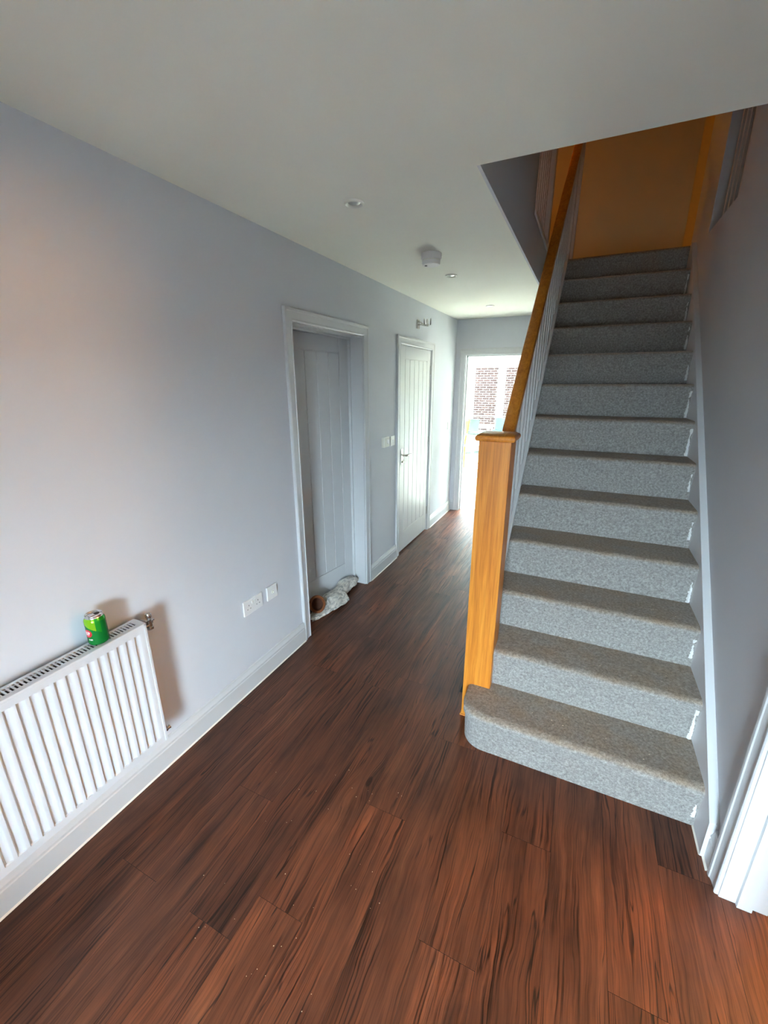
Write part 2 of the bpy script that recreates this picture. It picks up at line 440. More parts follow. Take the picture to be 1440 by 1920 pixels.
struct(m.build('wall_cupboard', 'wall_paint'), 'plain walls of the rooms behind the two hallway doors', 'wall')
# panel wall under the stairs
ctop = -1.24
zt = lambda y, c: c + SL*y
m = MB().prism([(1.925, 0), (FAR, 0), (FAR, 2.4), ((2.4-ctop)/SL, 2.4), (1.925, zt(1.925, ctop))], 0, 1.166, 1.194)
struct(m.build('wall_understairs', 'wall_paint'), 'painted wall closing the side of the stairs along the passage', 'wall')
# far room
m = MB().box(-3.2, -3.1, 5.52, 10.4, 0, 2.4).box(2.2, 2.3, 5.52, 10.4, 0, 2.4)
m.box(-3.1, -2.45, 10.2, 10.35, 0, 2.4).box(1.89, 2.2, 10.2, 10.35, 0, 2.4).box(-2.45, 1.89, 10.2, 10.35, 2.16, 2.4)
struct(m.build('wall_far_room', 'ceiling_paint'), 'white walls of the bright room at the end of the passage', 'wall')
# ceiling with the stair opening
OX, OY = 1.097, 1.732
FA = FRY - 0.15
m = MB().box(-3.2, OX-0.012, FA, 5.55, 2.4, 2.66).box(OX-0.012, 4.3, FA, OY, 2.4, 2.66)
m.box(-3.2, 4.3, 5.55, 6.2, 2.4, 2.66).box(-3.2, 4.3, 9.6, 10.4, 2.4, 2.66)
for a, b in ((-3.2, -2.35), (-0.65, -0.25), (1.45, 4.3)): m.box(a, b, 6.2, 9.6, 2.4, 2.66)
m.box(OX-0.012, 2.3, 4.46, 5.55, 2.4, 2.66).box(2.3, 4.3, OY, 5.55, 2.4, 2.66)
struct(m.build('ceiling', 'ceiling_paint'), 'flat white hallway ceiling cut away over the staircase', 'ceiling')

# stairwell above the opening
TOPZ = 13*R
m = MB().box(OX-0.012, OX, OY, 4.42, 2.4, TOPZ-0.02).box(OX-0.10, OX, OY-0.1, 3.169, TOPZ-0.02, 5.1)
struct(m.build('wall_stairwell_left', 'wall_paint'), 'grey wall rising along the left edge of the stair opening', 'wall')
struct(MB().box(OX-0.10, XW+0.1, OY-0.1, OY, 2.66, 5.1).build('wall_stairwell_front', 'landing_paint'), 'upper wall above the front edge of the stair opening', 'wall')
m = MB().box(XW, XW+0.1, OY, 3.28, 2.655, 5.1).box(XW, XW+0.1, 3.95, 4.62, 2.655, 5.1)
struct(m.build('wall_stairwell_right', 'wall_paint'), 'upper wall and pale pier on the right side of the stairwell', 'wall')
m = MB().box(-1.3, 2.32, 5.47, 5.6, 2.66, 5.1).box(2.2, 2.3, 4.62, 5.47, 2.66, 5.1).box(-1.4, -1.3, 3.0, 5.6, 2.66, 5.1).box(-1.3, OX-0.1, 3.0, 3.1, 2.66, 5.1)
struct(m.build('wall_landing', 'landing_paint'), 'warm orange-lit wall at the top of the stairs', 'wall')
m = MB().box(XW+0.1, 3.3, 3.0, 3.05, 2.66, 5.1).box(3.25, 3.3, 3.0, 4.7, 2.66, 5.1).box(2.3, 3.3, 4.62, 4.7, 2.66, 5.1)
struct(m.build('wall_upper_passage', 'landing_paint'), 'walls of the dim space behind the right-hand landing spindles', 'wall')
struct(MB().box(-1.4, 3.3, OY-0.1, 5.6, 5.1, 5.2).build('ceiling_landing', 'ceiling_paint'), 'ceiling over the upstairs landing', 'ceiling')
m = MB().box(-1.3, OX-0.03, 3.1, 5.47, 2.66, TOPZ).box(OX-0.03, 2.2, 4.46, 5.47, 2.66, TOPZ)
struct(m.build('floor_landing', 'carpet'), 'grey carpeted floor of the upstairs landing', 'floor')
# white nosing along the left edge of the landing
m = MB().cbox(OX-0.03, OX+0.012, 3.169, 4.42, TOPZ-0.02, TOPZ+0.012, 0.006)
struct(m.build('trim_1', 'white_gloss'), 'thin white nosing along the left landing edge', 'trim')

# ------------------------------------------------------------------ skirting
def skirt_prof(h=0.14, t=0.018):
    return [(0,0),(t,0),(t,h*0.66),(t*0.82,h*0.69),(t*0.82,h*0.735),(t,h*0.765),(t,h*0.79),(t*0.75,h*0.85),(t*0.5,h*0.93),(t*0.45,h*0.985),(t*0.3,h),(0,h)]
def skirting(m, a, b, x0, sgn, axis='y'):
    pr = skirt_prof()
    if axis == 'y': m.prism([(x0 + sgn*p, z) for p, z in pr], 1, a, b)
    else: m.prism([(x0 + sgn*p, z) for p, z in pr], 0, a, b)      # x0 is the y of the wall
bl = thing('baseboard_left', (0, 1.9, 0), 'white moulded skirting board along the left hallway wall', 'skirting', kind='structure')
for a, b in ((FRY, 1.988), (2.977, 3.532), (4.528, FAR)):
    m = MB(); skirting(m, a, b, 0, 1); m.build('skirting_board', 'white_gloss', bl)
    MB().prism([(0.018,0),(0.0235,0),(0.021,0.003),(0.018,0.006)], 1, a, b).build('sealant_bead', 'sealant', bl, 'pale sealant line where skirting meets floor')
brr = thing('baseboard_right', (2.14, 1.45, 0), 'short white skirting piece between stair string and right door frame', 'skirting', kind='structure')
m = MB(); skirting(m, 1.436, 1.490, XW, -1); m.build('skirting_board', 'white_gloss', brr)
MB().prism([(XW-0.018,0),(XW-0.0245,0),(XW-0.021,0.003),(XW-0.018,0.006)], 1, 1.436, 1.490).build('sealant_bead', 'sealant', brr)
m = MB(); m.prism([(FAR-p, z) for p, z in skirt_prof()], 0, 0.0, 0.052)
m.prism([(FAR-p, z) for p, z in skirt_prof()], 0, 1.036, 1.15)
struct(m.build('baseboard_far', 'white_gloss'), 'white skirting beside the far doorway', 'skirting')
m = MB(); skirting(m, 1.94, FAR, 1.166, -1)
struct(m.build('baseboard_understairs', 'white_gloss'), 'white skirting along the wall under the stairs', 'skirting')

# ------------------------------------------------------------------ door surrounds
ARCH = [(0,0),(0,0.011),(0.004,0.014),(0.010,0.014),(0.012,0.011),(0.040,0.0125),(0.050,0.015),(0.053,0.0185),(0.060,0.020),(0.066,0.0195),(0.070,0.016),(0.070,0)]
def architrave(m, a, b, top, plane, along='y', out=1):
    """mitred three-sided frame around opening a..b; along = axis of the opening width, out = direction it stands proud"""
    rs = []
    for (py, pz) in ((-1, 0), (-1, 1), (1, 1), (1, 0)):
        ring = []
        for w, tt in ARCH:
            u = (a - w) if py < 0 else (b + w); z = (top + w) if pz else 0.0
            ring.append((plane + out*tt, u, z) if along == 'y' else (u, plane + out*tt, z))
        rs.append(ring)
    m.rings(rs, True, True)
def lining(m, a, b, top, p0, p1, along='y', th=0.03):
    for q in ((a-th, a, 0, top+th), (b, b+th, 0, top+th), (a, b, top, top+th)):
        if along == 'y': m.box(p0, p1, q[0], q[1], q[2], q[3])
        else: m.box(q[0], q[1], p0, p1, q[2], q[3])
def surround(name, a, b, base, label, plane, p0, p1, along, out, stop=None, top=DT):
    t = thing(name, base, label, 'door frame', kind='structure')
    m = MB(); lining(m, a+0.006, b-0.006, top-0.006, p0, p1, along, 0.036); m.build('lining', 'white_gloss', t)
    m = MB(); architrave(m, a, b, top, plane, along, out); m.build('architrave', 'white_gloss', t, smooth=25)
    if stop:
        m = MB(); s0, s1 = stop; q = 0.013
        for u in ((a+0.006, a+0.006+q), (b-0.006-q, b-0.006)):
            if along == 'y': m.box(s0, s1, u[0], u[1], 0, top-0.006)
            else: m.box(u[0], u[1], s0, s1, 0, top-0.006)
        if along == 'y': m.box(s0, s1, a+0.006, b-0.006, top-0.006-q, top-0.006)
        else: m.box(a+0.006, b-0.006, s0, s1, top-0.006-q, top-0.006)
        m.build('door_stop', 'white_gloss', t)
    return t
surround('trim_2', D1[0], D1[1], (0, 2.48, 0), 'white architrave and deep lining around the recessed nearer hallway door', 0.0, -WT, 0.0, 'y', 1, (-0.118, -0.098))
surround('trim_3', D2[0], D2[1], (0, 4.03, 0), 'white architrave around the farther closed hallway door', 0.0, -WT, 0.0, 'y', 1, (-0.09, -0.045))
surround('trim_4', FD[0], FD[1], (0.54, FAR, 0), 'white door frame around the open doorway at the end of the hall', FAR, FAR, FAR+0.13, 'x', -1, (FAR+0.05, FAR+0.085))
surround('trim_5', 0.535, 1.365, (XW, 0.95, 0), 'white door frame at the bottom right beside the stairs', XW, XW-0.002, 2.285, 'y', -1, (2.20, 2.24))

# ------------------------------------------------------------------ cottage doors with five planks
def cottage_leaf(name, label, hinge_first, handle=True):
    """leaf in local coords: x 0 = front face, y from 0 (lock side) to w (hinge side), z up"""
    w, h, th = 0.829, 1.978, 0.040
    t = thing(name, (0,0,0), label, 'door', kind='structure')
    gy0, pitch, gz0, gz1 = 0.133, 0.1185, 0.205, 1.868
    MB().box(-th, -0.006, 0, w, 0, h).build('core', 'white_gloss', t)
    e = 0.0034
    MB().cbox(-0.008, 0, 0, gy0-e, 0, h, 0.0030).build('stile', 'white_gloss', t)
    MB().cbox(-0.008, 0, gy0+5*pitch+e, w, 0, h, 0.0030).build('stile', 'white_gloss', t)
    MB().cbox(-0.008, 0, gy0-e, gy0+5*pitch+e, gz1+e, h, 0.0030).build('rail', 'white_gloss', t)
    MB().cbox(-0.008, 0, gy0-e, gy0+5*pitch+e, 0, gz0-e, 0.0030).build('rail', 'white_gloss', t)
    for k in range(5):
        MB().cbox(-0.008, 0, gy0+k*pitch+e, gy0+(k+1)*pitch-e, gz0+e, gz1-e, 0.0030).build('door_plank', 'white_gloss', t)
    if handle:
        hd = MB().cbox(0, 0.008, 0.045, 0.082, 0.905, 1.055, 0.004).build('handle_plate', 'chrome', t, 'chrome lever plate')
        MB().tube([(0.006,0.063,0.995),(0.045,0.063,0.995),(0.052,0.070,0.995),(0.054,0.095,0.995),(0.054,0.185,0.992)], [0.009,0.009,0.0095,0.009,0.008], 12).build('lever', 'chrome', hd, smooth=True)
        MB().lathe([(0.011,0),(0.011,0.012),(0.008,0.015)], 0.007, 0.063, 0.930, 16, 'x').build('thumb_turn', 'chrome', hd, smooth=True)
    for z in (0.19, 1.0, 1.74):
        hm = MB().tube([(0.006, w+0.004, z), (0.006, w+0.004, z+0.09)], 0.006, 10)
        hm.box(-0.001, 0.0015, w-0.012, w+0.002, z, z+0.09)
        hm.build('hinge', 'steel', t, 'steel butt hinge')
    return t
d2 = cottage_leaf('door_2', 'closed white cottage-style door with chrome lever handle and visible hinges', False)
d2.location = (-0.004, D2[0]+0.012, 0.012)
d1 = cottage_leaf('door_1', 'white cottage-style door standing slightly ajar in deep recess', False, handle=False)
for ch in list(d1.children):
    if ch.name.startswith('hinge'): bpy.data.objects.remove(ch)
AJ = math.radians(9.0)
# hinge edge stays at the right jamb
rot = Matrix.Rotation(-AJ, 4, 'Z')
hx, hy = -0.121, D1[1]-0.009
p = rot @ Vector((0, 0.829, 0))
d1.rotation_euler = (0, 0, -AJ); d1.location = (hx - p.x, hy - p.y, 0.012)
d3 = cottage_leaf('door_3', 'white door swung open into the bright far room', False)
# hinged at the left jamb of the far doorway, folded back into the room
d3.rotation_euler = (0, 0, math.radians(28))
d3.location = (0.116, FAR+0.150, 0.012)

# front entrance door behind the viewer
q = FRY - 0.08
fd = thing('door_4', (FDX, q, 0), 'glazed white entrance door behind the viewer', 'door', kind='structure')
m = MB().box(FDX-0.45, FDX-0.41, q-0.06, q+0.06, 0, 2.05).box(FDX+0.41, FDX+0.45, q-0.06, q+0.06, 0, 2.05).box(FDX-0.41, FDX+0.41, q-0.06, q+0.06, 2.01, 2.05); m.build('frame', 'pvc_white', fd)
m = MB().box(FDX-0.405, FDX-0.27, q-0.03, q+0.03, 0.01, 2.0).box(FDX+0.27, FDX+0.405, q-0.03, q+0.03, 0.01, 2.0).box(FDX-0.27, FDX+0.27, q-0.03, q+0.03, 0.01, 0.28).box(FDX-0.27, FDX+0.27, q-0.03, q+0.03, 1.72, 2.0)
m.build('leaf', 'pvc_white', fd)
MB().box(FDX-0.27, FDX+0.27, q-0.003, q+0.003, 0.28, 1.72).build('pane', 'pane_glass', fd)

# ------------------------------------------------------------------ staircase
ST = thing('staircase', (1.68, 1.6, 0), 'straight grey-carpeted staircase with oak newel post, oak handrail and white spindles', 'staircase')
NOSE = [(0.000, 0.000), (-0.006, 0.110), (-0.012, 0.145), (-0.019, 0.164), (-0.0235, 0.178), (-0.0235, 0.188), (-0.018, 0.198), (-0.007, 0.2050), (0.010, 0.2077)]
def step_mesh(n, x0, x1, depth):
    y, z = Y0 + (n-1)*G, (n-1)*R
    pr = [(y+a, z+b) for a, b in NOSE] + [(y+depth, z+R), (y+depth, z)]
    m = MB(); N = 28; rs = []
    rnd = random.Random(n)
    for i in range(N+1):
        x = x0 + (x1-x0)*i/N
        j = 0.0016*math.sin(i*0.9+n) + rnd.uniform(-0.0012, 0.0012)
        ring = []
        for q, (yy, zz) in enumerate(pr):
            d = j if 1 < q < 9 else 0
            ring.append((x, yy + d, zz + (j*0.4 if 4 < q < 9 else 0)))
        rs.append(ring)
    return m.rings(rs, True, True)
def fray(step, n):
    """pale frayed carpet edge against the wall string"""
    y, z = Y0 + (n-1)*G, (n-1)*R; rnd = random.Random(100+n); m = MB(); rs = []
    zs = [0.004 + 0.006*i for i in range(28)]
    z_lo = rnd.choice((0.0, 0.02, 0.045)); z_hi = rnd.choice((0.12, 0.15, 0.166))
    for q in zs:
        if q < z_lo or q > z_hi: continue
        off = 0.0 if q < 0.12 else -(q-0.12)*0.35
        w = 0.006 + rnd.uniform(0, 0.007)
        cx = XR - 0.008 + rnd.uniform(-0.002, 0.001)
        rs.append([(cx-w, y+off-0.0005, z+q), (cx-w*0.4, y+off-0.006-rnd.uniform(0,0.003), z+q), (cx+0.005, y+off-0.004, z+q), (cx+0.006, y+off, z+q)])
    if len(rs) > 3: m.rings(rs, True, True).build('frayed_edge', 'frayed_fibre', step, 'pale frayed edge of the stair carpet')
# bottom step with a rounded left end
NY = 1.79                        # newel front face
def bull_step():
    m = MB(); RR = 0.105; xl = 1.186; rs = []
    y1 = Y0
    base = [(XR, y1, (0,-1))] + [(XR-(XR-xl-RR)*i/16, y1, (0,-1)) for i in range(1, 17)]
    for i in range(1, 11):
        a = math.pi/2*i/10; base.append((xl+RR-RR*math.sin(a), y1+RR-RR*math.cos(a), (-math.sin(a), -math.cos(a))))
    base.append((xl, NY+0.02, (-1, 0)))
    for off, z in NOSE[:-1] + [(0.010, R)]:
        k = 0.55 if off < 0 else 1
        rs.append([(x + nx*(-off)*(1 if ny < -0.5 else k), y + ny*(-off), z) for x, y, (nx, ny) in base])
    n = len(base)
    m.rings(rs, False, False)
    top = rs[-1]; idx = len(m.v)
    extra = [(1.279, NY+0.02, R), (1.279, y1+G, R), (XR, y1+G, R)]
    m.add(top + extra, [tuple(range(len(top)+3))])
    return m
m = bull_step()
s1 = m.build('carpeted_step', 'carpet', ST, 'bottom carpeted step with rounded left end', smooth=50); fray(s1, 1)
for n in range(2, 13):
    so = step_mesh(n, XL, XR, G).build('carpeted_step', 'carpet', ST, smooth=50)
    fray(so, n)
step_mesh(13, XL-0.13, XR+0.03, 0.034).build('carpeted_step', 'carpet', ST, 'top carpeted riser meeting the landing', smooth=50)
# wall string with sloping top
cw = -1.155
m = MB().prism([(1.490, 0), (1.490, zt(1.490, cw)), (4.36, zt(4.36, cw)), (4.42, zt(4.36, cw)), (4.42, zt(4.42, cw-0.45)), (1.85, 0)], 0, XR, XW)
m.build('wall_string', 'white_string', ST, 'white sloping string board against the right wall')
MB().prism([(1.4885, 0), (1.4885, zt(1.4885, cw)+0.0015), (1.4905, zt(1.4905, cw)+0.0025), (4.36, zt(4.36, cw)+0.0025), (4.36, zt(4.36, cw)), (1.4915, zt(1.4915, cw)), (1.4915, 0)], 0, XR-0.0015, XW).build('string_capping', 'white_gloss', ST)
MB().prism([(XR,0),(XR-0.005,0),(XR-0.003,0.003),(XR,0.006)], 1, 1.49, 1.606).build('sealant_bead', 'sealant', ST)
# open-side string with base rail
co = -1.225
MB().prism([(1.925, max(0.0, zt(1.925, co-0.34))), (1.925, zt(1.925, co)), (4.46, zt(4.46, co)), (4.46, zt(4.46, co-0.34))], 0, 1.195, XL).build('outer_string', 'white_string', ST)
MB().prism([(1.925, zt(1.925, co)), (1.925, zt(1.925, co+0.03)), (4.46, zt(4.46, co+0.03)), (4.46, zt(4.46, co))], 0, 1.180, 1.242).build('base_rail', 'white_gloss', ST)
# newel post
NX0, NX1 = 1.144, 1.279
nw = MB().cbox(NX0, NX1, NY, NY+0.135, 0.0, 1.438, 0.0025).build('newel_post', 'oak_vertical', ST, 'square orange oak newel post')
cxn, cyn = (NX0+NX1)/2, NY+0.0675
rs = []
for z, h in ((1.434,0.069),(1.436,0.078),(1.441,0.0815),(1.448,0.083),(1.455,0.0815),(1.460,0.077),(1.462,0.071),(1.4655,0.066),(1.4685,0.02)):
    rs.append([(cxn-h,cyn-h,z),(cxn+h,cyn-h,z),(cxn+h,cyn+h,z),(cxn-h,cyn+h,z)])
MB().rings(rs).build('newel_cap', 'oak_rail', nw, 'oak cap with rounded edges', smooth=35)
m = MB()
for a, b, x0, x1 in ((NY-0.007, NY, NX0-0.007, 1.19), (NY, NY+0.14, NX0-0.007, NX0)): m.cbox(x0, x1, a, b, 0, 0.007, 0.003)
m.build('base_bead', 'oak_rail', nw)
# top newel
MB().cbox(1.172, 1.242, 4.462, 4.545, 2.45, zt(4.50, -0.482)+0.01, 0.003).build('landing_newel', 'white_gloss', ST, 'white post at the stair head')
MB().cbox(1.168, 1.254, 4.745, 4.83, TOPZ, 3.98, 0.003).build('landing_newel', 'white_gloss', ST, 'white newel post on the landing')
# handrail
def handrail_prof(w=0.031, h=0.065):
    pts = []
    for (u, v) in ((-0.80,0.0),(-0.86,0.10),(-0.86,0.30),(-1.0,0.42),(-1.0,0.74),(-0.86,0.92),(-0.55,1.0),(0.55,1.0),(0.86,0.92),(1.0,0.74),(1.0,0.42),(0.86,0.30),(0.86,0.10),(0.80,0.0)):
        pts.append((u*w, v*h))
    return pts
ch = -0.482
rs = [[(1.211+u, y, zt(y, ch)+v) for u, v in handrail_prof()] for y in (1.922, 2.6, 3.4, 4.2, 4.748)]
MB().rings(rs).build('handrail', 'oak_rail', ST, 'oak handrail rising from the newel post', smooth=30)
y = 2.00
while y < 4.44:
    hw, cf = 0.0150, 0.0055
    sec = [(-hw+cf,-hw),(hw-cf,-hw),(hw,-hw+cf),(hw,hw-cf),(hw-cf,hw),(-hw+cf,hw),(-hw,hw-cf),(-hw,-hw+cf)]
    MB().rings([[(1.211+u, y+v, zt(y+v, c_)) for u, v in sec] for c_ in (co+0.028, ch+0.008)]).build('spindle', 'white_gloss', ST); y += G*0.6

# balustrades around the opening upstairs
def balustrade(name, x, ya, yb, zb, label, newel_y=None):
    t = thing(name, (x, (ya+yb)/2, zb), label, 'balustrade')
    MB().cbox(x-0.022, x+0.022, ya, yb, zb, zb+0.03, 0.004).build('base_rail', 'white_gloss', t)
    rs = [[(x+u, yy, zb+0.88+v) for u, v in handrail_prof()] for yy in (ya, yb)]
    MB().rings(rs).build('handrail', 'oak_rail', t, smooth=30)
    yy = ya + 0.06
    while yy < yb - 0.04:
        MB().box(x-0.0155, x+0.0155, yy-0.0155, yy+0.0155, zb+0.028, zb+0.885).build('spindle', 'white_gloss', t); yy += 0.105
    if newel_y: MB().cbox(x-0.045, x+0.045, newel_y-0.045, newel_y+0.045, zb, zb+1.05, 0.003).build('newel_post', 'white_gloss', t)
balustrade('landing_balustrade', OX-0.045, 3.17, 4.05, TOPZ, 'white spindle balustrade on the left edge of the upstairs landing', 4.10)
balustrade('landing_balustrade', XW+0.045, 3.285, 3.84, 2.655, 'white spindle balustrade above the right stair wall')

# ------------------------------------------------------------------ radiator
RA, RB = -0.315, 0.885; RZ0, RZ1 = 0.225, 0.790; RX0, RXF = 0.036, 0.104
rad = thing('radiator', (0.07, 0.285, RZ0), 'white fluted panel radiator with slotted top grille on the left wall', 'radiator')
def rad_panel():
    m = MB(); ys = [RA+0.002]; pit = 0.0342
    y = 0.866
    marks = []
    while y - pit > RA + 0.02:
        marks.append(y); y -= pit
    marks = marks[::-1]
    prof = [(-0.0342, 0), (-0.0325, 0.0045), (-0.030, 0.0062), (-0.0205, 0.0062), (-0.0165, 0.0050), (-0.012, 0.0015), (-0.009, 0.0)]
    cols = [(RA+0.004, 0)]
    for yk in marks:
        for d, dep in prof: cols.append((yk + d, dep))
    cols.append((0.866, 0)); cols.append((RB-0.004, 0))
    rows = [(RZ0+0.002, 0), (RZ0+0.030, 0), (RZ0+0.033, 0.9), (RZ0+0.036, 1), (RZ1-0.042, 1), (RZ1-0.038, 0.9), (RZ1-0.035, 0), (RZ1-0.010, 0)]
    rs = [[(RXF - d*k, yy, z) for yy, d in cols] for z, k in rows]
    n = len(cols)
    m.rings(rs, False, False)
    # thickness behind
    m.box(RXF-0.016, RXF-0.011, RA+0.004, RB-0.004, RZ0+0.002, RZ1-0.010)
    m.add([(RXF,RA+0.004,RZ1-0.010),(RXF,RB-0.004,RZ1-0.010),(RXF-0.014,RB-0.004,RZ1-0.010),(RXF-0.014,RA+0.004,RZ1-0.010)], [(0,1,2,3)])
    m.add([(RXF,RA+0.004,RZ0+0.002),(RXF,RB-0.004,RZ0+0.002),(RXF-0.014,RB-0.004,RZ0+0.002),(RXF-0.014,RA+0.004,RZ0+0.002)], [(0,1,2,3)])
    return m
rad_panel().build('front_panel', 'radiator_white', rad, smooth=30)
MB().cbox(RX0, RXF+0.0035, RB-0.010, RB, RZ0+0.004, RZ1-0.001, 0.0015).build('side_cover', 'radiator_white', rad)
MB().cbox(RX0, RXF+0.0035, RA, RA+0.010, RZ0+0.004, RZ1-0.001, 0.0015).build('side_cover', 'radiator_white', rad)
MB().box(RX0, RX0+0.014, RA+0.004, RB-0.004, RZ0+0.002, RZ1-0.012).build('back_panel', 'radiator_white', rad)
MB().box(RX0+0.016, RXF-0.018, RA+0.006, RB-0.006, RZ0+0.03, RZ1-0.009).build('convector_shade_core', 'radiator_slot_shade', rad)  # near-black core set high under the grille, slot shade put into its colour
m = MB()
m.cbox(RX0, RX0+0.014, RA, RB, RZ1-0.006, RZ1, 0.0018).cbox(RXF-0.020, RXF+0.0035, RA, RB, RZ1-0.010, RZ1, 0.002)
m.box(RX0+0.012, RXF-0.018, RB-0.024, RB, RZ1-0.004, RZ1).box(RX0+0.012, RXF-0.018, RA, RA+0.024, RZ1-0.004, RZ1)
y = RB - 0.024
while y > RA + 0.03:
    y -= 0.0118; m.box(RX0+0.012, RXF-0.018, y, y+0.0050, RZ1-0.004, RZ1-0.0005)
m.build('top_grille', 'radiator_white', rad, 'white slotted top grille')
# valves
tv = MB().lathe([(0.012,-0.004),(0.0125,0.018),(0.010,0.020)], 0.062, RB, RZ1-0.045, 14, 'y').build('valve', 'chrome', rad, 'chrome radiator valve', smooth=40)
vy, vz, vx = RB+0.045, RZ1-0.045, 0.058
m = MB().tube([(0.062, RB+0.01, vz), (vx, vy, vz)], 0.008, 12)
m.lathe([(0.0105,-0.022),(0.013,-0.020),(0.013,-0.010),(0.010,-0.008),(0.0105,0.006),(0.014,0.008),(0.014,0.020),(0.009,0.022),(0.008,0.030),(0.0115,0.032),(0.0125,0.044),(0.010,0.050),(0.004,0.052)], vx, vy, vz, 16, 'z')
m.tube([(vx, vy, vz+0.012), (vx-0.004, vy+0.022, vz+0.010)], 0.004, 8)
m.build('valve_body', 'chrome', tv, smooth=40)
MB().tube([(vx, vy, vz), (0.002, vy, vz)], 0.0075, 12).build('pipe', 'steel', rad, smooth=True)
lv = MB().lathe([(0.010,-0.003),(0.010,0.022),(0.008,0.024),(0.008,0.034),(0.0095,0.036)], 0.075, RB, RZ0+0.024, 14, 'y').build('lockshield_valve', 'chrome', rad, 'small chrome bleed fitting', smooth=40)
MB().tube([(0.075, RB+0.016, RZ0+0.030), (0.075, RB+0.016, RZ0+0.048)], 0.005, 10).build('stem', 'chrome', lv, smooth=True)
for yy in (-0.15, 0.72): MB().box(0.0005, RX0+0.002, yy, yy+0.03, RZ0+0.08, RZ1-0.08).build('wall_bracket', 'steel', rad)

# ------------------------------------------------------------------ drinks can
CX, CY, CZ = 0.066, 0.735, RZ1
can = thing('drink_can', (CX, CY, CZ), 'opened green soft drink can standing on the radiator top', 'can')
def can_body():
    m = MB(); N, Zs = 150, [0.0, 0.0015, 0.004, 0.008] + [0.008 + 0.0011*i for i in range(1, 76)] + [0.0945, 0.0985, 0.1025, 0.1058]
    def rad_at(z):
        if z < 0.008: return 0.0245 + (0.0325-0.0245)*math.sin(min(1, z/0.008)*math.pi/2)
        if z > 0.0905:
            k = min(1, (z-0.0905)/0.018); return 0.0325 - 0.0065*(k*k*(3-2*k))
        return 0.0325
    rs = [[(CX+rad_at(z)*math.cos(2*math.pi*i/N), CY+rad_at(z)*math.sin(2*math.pi*i/N), CZ+z) for i in range(N)] for z in Zs]
    m.rings(rs, True, True)
    def seg(px, pz, ax, az, bx, bz, w):
        dx, dz = bx-ax, bz-az; L = dx*dx+dz*dz; t = max(0, min(1, ((px-ax)*dx+(pz-az)*dz)/L))
        return math.hypot(px-ax-t*dx, pz-az-t*dz) < w
    def mat(a, z):
        # a: angle in degrees, u: metres along the skin from the logo centre
        u = math.radians((a + 84 + 180) % 360 - 180) * 0.0325
        v = z - 0.050
        # red spot with "UP"
        uu, vv = u - 0.0, v - 0.0
        if uu*uu + vv*vv < 0.0150**2:
            if abs(uu) < 0.013 and abs(vv) < 0.009:
                for sg in ((-0.0085,0.006,-0.0085,-0.003),(-0.0085,-0.003,-0.0055,-0.006),(-0.0055,-0.006,-0.0025,-0.003),(-0.0025,-0.003,-0.0025,0.006),
                           (0.0025,0.006,0.0025,-0.007),(0.0025,0.006,0.0060,0.005),(0.0060,0.005,0.0072,0.0025),(0.0072,0.0025,0.0060,0.0),(0.0060,0.0,0.0025,-0.001)):
                    if seg(uu, vv, sg[0], sg[1], sg[2], sg[3], 0.0013): return 4
            return 3
        # big white 7 to the left of the spot
        if -0.045 < u < -0.012:
            for sg in ((-0.040,0.020,-0.018,0.020),(-0.018,0.020,-0.031,-0.024)):
                if seg(u, v, sg[0], sg[1], sg[2], sg[3], 0.0032): return 4
        # small white word strokes under the spot
        if 0.0 < u < 0.015 and -0.027 < v < -0.020:
            if int((u+0.1)/0.0016) % 2 == 0 and (v < -0.0215): return 4
        # lime upper area with slanted lower edge
        b = 0.030 - 0.62*max(0.0, u+0.006)
        if u < -0.004: b = 0.030 + 0.25*(u+0.004)
        if u > 0.046: b = 0.040
        if v > max(b, -0.014): return 1 if u < 0.030 else 2
        return 0
    q = 0
    for k in range(len(Zs)-1):
        for i in range(N):
            z = (Zs[k]+Zs[k+1])/2; a = 360*(i+0.5)/N
            m.m[q] = (5 if z > 0.1030 else mat(a, z)); q += 1
    m.m[q] = 5; m.m[q+1] = 5
    return m
can_body().build('body', ['can_dark_green', 'can_lime', 'can_mid_green', 'can_red', 'can_white', 'aluminium'], can, smooth=50)
MB().lathe([(0.0264,0.1050),(0.0262,0.1075),(0.0268,0.1090),(0.0270,0.1105),(0.0262,0.1116),(0.0250,0.1108),(0.0242,0.1070),(0.0236,0.1062),(0.0,0.1062)], CX, CY, CZ, 48, caps=False).build('lid', 'aluminium', can, smooth=50)
m = MB(); N = 20
m.add([(CX-0.002+0.0085*math.cos(2*math.pi*i/N)*1.0, CY+0.011+0.0095*math.sin(2*math.pi*i/N), CZ+0.1066) for i in range(N)] + [(CX-0.002+0.0085*math.cos(2*math.pi*i/N), CY+0.011+0.0095*math.sin(2*math.pi*i/N), CZ+0.1050) for i in range(N)], [tuple(range(N))] + [(i,(i+1)%N,N+(i+1)%N,N+i) for i in range(N)])
m.build('drink_opening', 'dark_hole', can)
m = MB(); m.cbox(CX-0.008, CX+0.006, CY-0.016, CY+0.002, CZ+0.1066, CZ+0.1082, 0.0007); m.build('pull_tab', 'aluminium', can)

